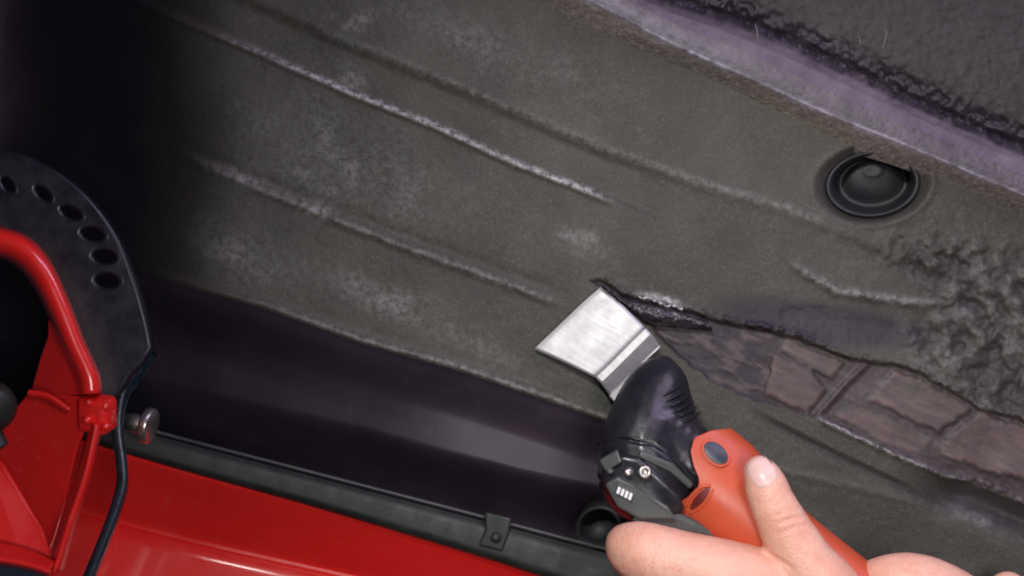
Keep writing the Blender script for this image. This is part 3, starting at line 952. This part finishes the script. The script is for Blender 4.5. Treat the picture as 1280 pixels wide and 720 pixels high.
# faceted nose cap in front of the gear case
slab('nose_cap', [(752, 582), (775, 566), (800, 572), (826, 594), (850, 618), (858, 640), (836, 650), (800, 640), (768, 622), (752, 604)],
     [.080, .083, .0855, .0865, .086, .083, .082, .085, .084, .080], 0.022, M_toolb, tl, 0.0035, seg=4, smooth=True)
slab('cap_facet', [(749, 576), (772, 562), (777, 578), (757, 590)], [.0815, .0845, .0870, .0835], 0.004, M_toolg, tl, 0.001)
slab('lamp_housing', [(756, 606), (772, 596), (800, 612), (836, 634), (846, 650), (800, 650), (772, 634)], [.085, .087, .0885, .0875, .086, .085, .0855], 0.012, M_toolg, tl, 0.0015)
for k in range(4):
    ox, oy = k * 4.9, k * 2.5
    slab('lamp_window', [(773 + ox, 608 + oy), (776.6 + ox, 610 + oy), (773.6 + ox, 618.5 + oy), (770 + ox, 616.5 + oy)], .0893, 0.003, M_led, tl, 0.0003)
slab('collar_band', [(800, 636), (846, 640), (872, 652), (905, 672), (880, 690), (800, 664), (788, 650)], [.083, .083, .081, .078, .078, .080, .082], 0.02, M_toolg, tl, 0.003)
sc_ = lathe('case_screw', W(806, 590, 0.0885), (0.1, -1, 0.2), [(0, 0.0002), (0.0014, 0.0002), (0.0017, 0.0014), (0.0030, 0.0013), (0.0034, 0.0004), (0.0034, -0.004)], M_zinc, tl, seg=20)
lathe('case_screw', W(785, 590, 0.087), (0.0, -1, 0.3), [(0, 0.0008), (0.0014, 0.0008), (0.0020, 0.0002), (0.0020, -0.004)], M_zinc, tl, seg=16)
lathe('case_screw', W(762, 589, 0.0845), (-0.3, -1, 0.1), [(0, 0.0004), (0.0012, 0.0004), (0.0016, -0.0004), (0.0016, -0.003)], M_toolg, tl, seg=16)
lathe('clamp_screw', W(845, 495, 0.058), (0.3, -1, 0.5), [(0, 0.0012), (0.0020, 0.001), (0.0028, 0.0), (0.0028, -0.004)], M_zinc, tl, seg=16)
slab('lever_edge', [(800, 562), (842, 580), (868, 606), (862, 612), (836, 590), (800, 572)], [.0835, .082, .078, .078, .083, .0845], 0.006, M_toolg, tl, 0.0012)

# orange body: a sleeve round the tool's axis whose front edge follows the moulded lobes
ax0 = np.array([868.0, 598.0]); a = np.array([0.783, 0.621]); pn = np.array([0.621, -0.783])
ths = np.linspace(-math.pi, math.pi, 97)[:-1]
# front edge position t for the visible half by perpendicular offset
fp = np.array([-58, -48, -40, -30, -13, -2, 6, 14, 28, 44, 60, 80]); ft = np.array([26, 12, 4, 6, 11, 9, 3, -10, -25, -32, -22, 4])
Tend = 420
nt_ = 60
V = np.zeros((nt_ + 2, 96, 3))
for j, th in enumerate(ths):
    s_, c_ = math.sin(th), math.cos(th)       # s: across, c: towards the camera
    for i in range(nt_):
        u = (i / (nt_ - 1)) ** 1.5
        R = 58
        tf = np.interp(s_ * (74 if s_ > 0 else 56), fp, ft)
        t = tf + u * (Tend - tf)
        fl_ = 20 * max(0, s_) * (1 - sm(20, 130, t)) - 4 * sm(60, 160, t) + 6 * sm(240, 400, t)
        R = R + fl_
        if i == 0: R -= 2.5
        depth = 50 if c_ > 0 else 46
        bulge = 1.0 + 0.05 * math.exp(-((t - 20) / 30) ** 2)
        q = ax0 + a * t + pn * (R * s_)
        h = 0.060 + 0.00006 * t + (c_ * depth * S) * bulge * 0.95
        V[i + 1, j] = W(q[0], q[1], h)
        if i == 0:
            q = ax0 + a * (tf + 3) + pn * ((R - 9) * s_)
            V[0, j] = W(q[0], q[1], 0.060 + (c_ * (depth - 8) * S) * 0.95)
V[-1] = V[-2].mean(0)
me, _ = grid_mesh('body_shell', V, 96, nt_ + 2, closed_u=True)
bm = bmesh.new(); bm.from_mesh(me); bmesh.ops.recalc_face_normals(bm, faces=bm.faces); bm.to_mesh(me); bm.free()
bs_ = link('body_shell', me, M_orange, tl)


def on_shell(px, py, up=0.0):
    """height of the orange body at a pixel, lifted by up"""
    t = (px - ax0[0]) * a[0] + (py - ax0[1]) * a[1]; p = (px - ax0[0]) * pn[0] + (py - ax0[1]) * pn[1]
    R = 58 + (20 * (1 - sm(20, 130, t)) if p > 0 else 0) - 4 * sm(60, 160, t)
    s_ = np.clip(p / R, -1, 1)
    return 0.060 + 0.00006 * t + math.sqrt(1 - s_ * s_) * 50 * S * 0.95 * (1 + 0.05 * math.exp(-((t - 20) / 30) ** 2)) + up


def patch_on_shell(name, cx, cy, rx, ry, an, lift, mat, parent, dome=0.0):
    V = np.zeros((9, 36, 3))
    for i, r in enumerate((0, .3, .6, .8, .9, .97, 1, 1.0, 1.0)):
        E = ell(cx, cy, rx * max(r, 1e-3), ry * max(r, 1e-3), an, 36)
        for j in range(36):
            up = lift + dome * (1 - r * r) if i < 7 else (-0.001 if i == 7 else -0.003)
            V[i, j] = W(E[j][0], E[j][1], on_shell(E[j][0], E[j][1], up))
    me, _ = grid_mesh(name, V, 36, 9, closed_u=True)
    me.flip_normals() if me.polygons[100].normal.y > 0 else None
    return link(name, me, mat, parent)


M_button = simple('dark_blue_button', (0.022, 0.028, 0.045), (0.035, 0.042, 0.06), 0.4)
patch_on_shell('button_surround', 895, 566, 21, 14.5, 0.72, 0.0007, M_orange, tl)
patch_on_shell('button', 895, 566, 17.5, 11, 0.72, 0.0012, M_button, tl, 0.0006)
patch_on_shell('vent_slot', 875, 623, 18, 5.5, -0.86, 0.0003, M_orange2, tl)
tube('slot_lip', [(x, y, on_shell(x, y, 0.0002)) for x, y in ((856, 633), (864, 620), (876, 609), (888, 607))], 0.0009, M_orange, tl, n=20)
tube('slot_lip', [(x, y, on_shell(x, y, 0.0000)) for x, y in ((862, 642), (874, 636), (886, 624), (892, 611))], 0.0006, M_orange, tl, n=20)
tube('power_cord', [(1190, 850, 0.06), (1260, 900, 0.05), (1400, 960, 0.02)], 0.004, M_rubber, tl)

# ------------------------------------------------------------------ the person's hands
pe = empty('person', W(1080, 900, 0.08), 'bare hands of a person gripping the orange and black power tool', 'person')


def hand_post(px, py, h, no):
    r = 0
    face = np.clip(-no[:, 1], 0, 1)
    for poly, dp, wd in (([(956, 692), (972, 700), (990, 711)], 0.0016, 3.2), ([(975, 668), (992, 659), (1014, 655)], 0.0007, 2.2), ([(972, 655), (988, 648), (1008, 645)], 0.0006, 2.0), ([(968, 645), (982, 640), (1000, 637)], 0.0004, 1.8),
                         ([(822, 664), (829, 690), (826, 716)], 0.0006, 2.2), ([(834, 668), (841, 692), (839, 716)], 0.0004, 2.0), ([(1004, 690), (1018, 704), (1026, 718)], 0.0004, 2.6),
                         ([(980, 654), (996, 647), (1010, 645)], 0.0004, 2.2), ([(812, 660), (816, 690), (812, 715)], 0.0005, 2.6)):
        dd, tt = pdist(px, py, poly)
        L = sum(math.dist(poly[i], poly[i + 1]) for i in range(len(poly) - 1))
        m = np.exp(-(dd / wd) ** 2) * sm(-6, 6, tt) * (1 - sm(L - 6, L + 6, tt))
        r = r - dp * m * face
    r = r + 0.00035 * fbm(px, py, 26, 3, 3.0) + 0.00012 * fbm(px, py, 7, 3, 5.0)
    return r


flesh('hand', [
    # thumb, lying along the top of the body
    [(949, 589, 0.0925, 20), (956, 604, 0.0935, 26), (966, 630, 0.094, 29), (985, 668, 0.0935, 34), (1007, 708, 0.0935, 40), (1034, 756, 0.092, 52), (1040, 830, 0.080, 66)],
    # index finger, curled round the neck from the left
    [(800, 672, 0.070, 18), (784, 680, 0.080, 27), (806, 692, 0.087, 40), (850, 706, 0.089, 43), (905, 722, 0.090, 48), (965, 748, 0.088, 54), (1030, 810, 0.080, 64)],
    # middle, ring, little fingers further round the handle, out of frame
    [(800, 770, 0.060, 24), (830, 782, 0.078, 36), (900, 800, 0.085, 40), (1000, 860, 0.078, 54)],
    [(840, 850, 0.058, 22), (868, 858, 0.074, 33), (930, 872, 0.080, 37), (1020, 920, 0.072, 50)],
    [(900, 925, 0.058, 19), (925, 928, 0.070, 27), (970, 935, 0.074, 31), (1050, 965, 0.070, 44)],
    [(1030, 820, 0.080, 64), (1060, 900, 0.075, 72), (1090, 990, 0.070, 70), (1110, 1090, 0.068, 58), (1160, 1400, 0.06, 72)]],
    M_skin, pe, voxel=0.0011, smooth=8, post=hand_post, label='near hand with the thumb along the tool and index finger curled round its neck')
nailV = []
me_n = None


def nail(cx, cy, L, Wd, ang, parent):
    """nail plate laid on the skin: rows run across the finger"""
    from mathutils.bvhtree import BVHTree
    bm = bmesh.new(); bm.from_mesh(parent.data); tree = BVHTree.FromBMesh(bm); bm.free()
    ca_, sa_ = math.cos(ang), math.sin(ang); eye = Vector((0, -D, ZC))
    nr, nc = 15, 15
    V = np.zeros((nr, nc, 3))
    for i in range(nr):
        for j in range(nc):
            a_, b_ = i / (nr - 1) * 2 - 1, j / (nc - 1) * 2 - 1
            x_, y_ = a_ * math.sqrt(1 - b_ * b_ * .42), b_ * math.sqrt(1 - a_ * a_ * .42)    # rounded corners
            u, v = x_ * L / 2, y_ * Wd / 2
            d = (W(cx + u * ca_ - v * sa_, cy + u * sa_ + v * ca_, 0.1) - eye).normalized()
            loc, nor, _, _ = tree.ray_cast(eye, d)
            r = max(abs(a_), abs(b_))
            if loc is None:
                loc, nor, _, _ = tree.find_nearest(W(cx + u * ca_ - v * sa_, cy + u * sa_ + v * ca_, 0.1))
            V[i, j] = loc + nor * (0.00035 if r < 0.9 else -0.00015)
    me, _ = grid_mesh('fingernail', V, nc, nr)
    if me.polygons[100].normal.y > 0: me.flip_normals()
    return link('fingernail', me, M_nail, parent)


hand = bpy.data.objects['hand']
nl = nail(953, 590, 40, 37, math.radians(60), hand)
h2 = flesh('hand', [
    [(1078, 735, 0.060, 26), (1102, 726, 0.080, 30), (1140, 737, 0.086, 46), (1180, 758, 0.086, 52), (1230, 800, 0.080, 56), (1290, 870, 0.07, 66)],
    [(1100, 790, 0.060, 26), (1130, 800, 0.078, 38), (1200, 840, 0.082, 46), (1290, 900, 0.07, 60)],
    [(1120, 860, 0.058, 24), (1150, 872, 0.074, 34), (1210, 900, 0.076, 42), (1300, 950, 0.07, 55)],
    [(1150, 930, 0.056, 20), (1180, 938, 0.066, 28), (1230, 955, 0.07, 36), (1310, 990, 0.068, 48)],
    [(1290, 880, 0.07, 66), (1340, 830, 0.05, 44), (1310, 780, 0.035, 30), (1260, 740, 0.028, 26)],
    [(1290, 880, 0.07, 66), (1350, 960, 0.068, 70), (1450, 1060, 0.066, 56), (1700, 1300, 0.06, 72)]],
    M_skin, pe, voxel=0.0013, smooth=7, label='further hand at the lower right, only its knuckle in view',
    post=lambda px, py, h, no: -0.0012 * np.exp(-(pdist(px, py, [(1112, 700), (1124, 706), (1140, 712)])[0] / 3.0) ** 2) * (px < 1150) * (px > 1100) * np.clip(-no[:, 1], 0, 1))

# ------------------------------------------------------------------ torn undercoat curling up behind the blade
def curl_disp(x, y, v):
    return 0.0016 * fbm(x, y, 7, 3, 5.5) + 0.0006 * fbm(x, y, 3, 2, 1.5)


M_tar = simple('scraped_undercoat', (0.020, 0.018, 0.024), (0.050, 0.042, 0.050), 0.30, sc=150, bsc=300, bd=0.001)
cl = rails('undercoat_shaving', [([(752, 356), (775, 372), (800, 378), (840, 388), (885, 402)], 0.001), ([(756, 357), (780, 374), (806, 382), (846, 391), (886, 404)], 0.006),
                                 ([(760, 362), (786, 383), (812, 394), (850, 400), (888, 409)], 0.0075), ([(766, 368), (792, 392), (816, 406), (852, 410), (890, 414)], 0.003)],
           M_tar, None, nu=90, nv=26, disp=curl_disp, thick=0.0012)
cl['label'] = 'dark ragged curl of undercoating lifted beside the steel scraper blade'; cl['category'] = 'shaving'
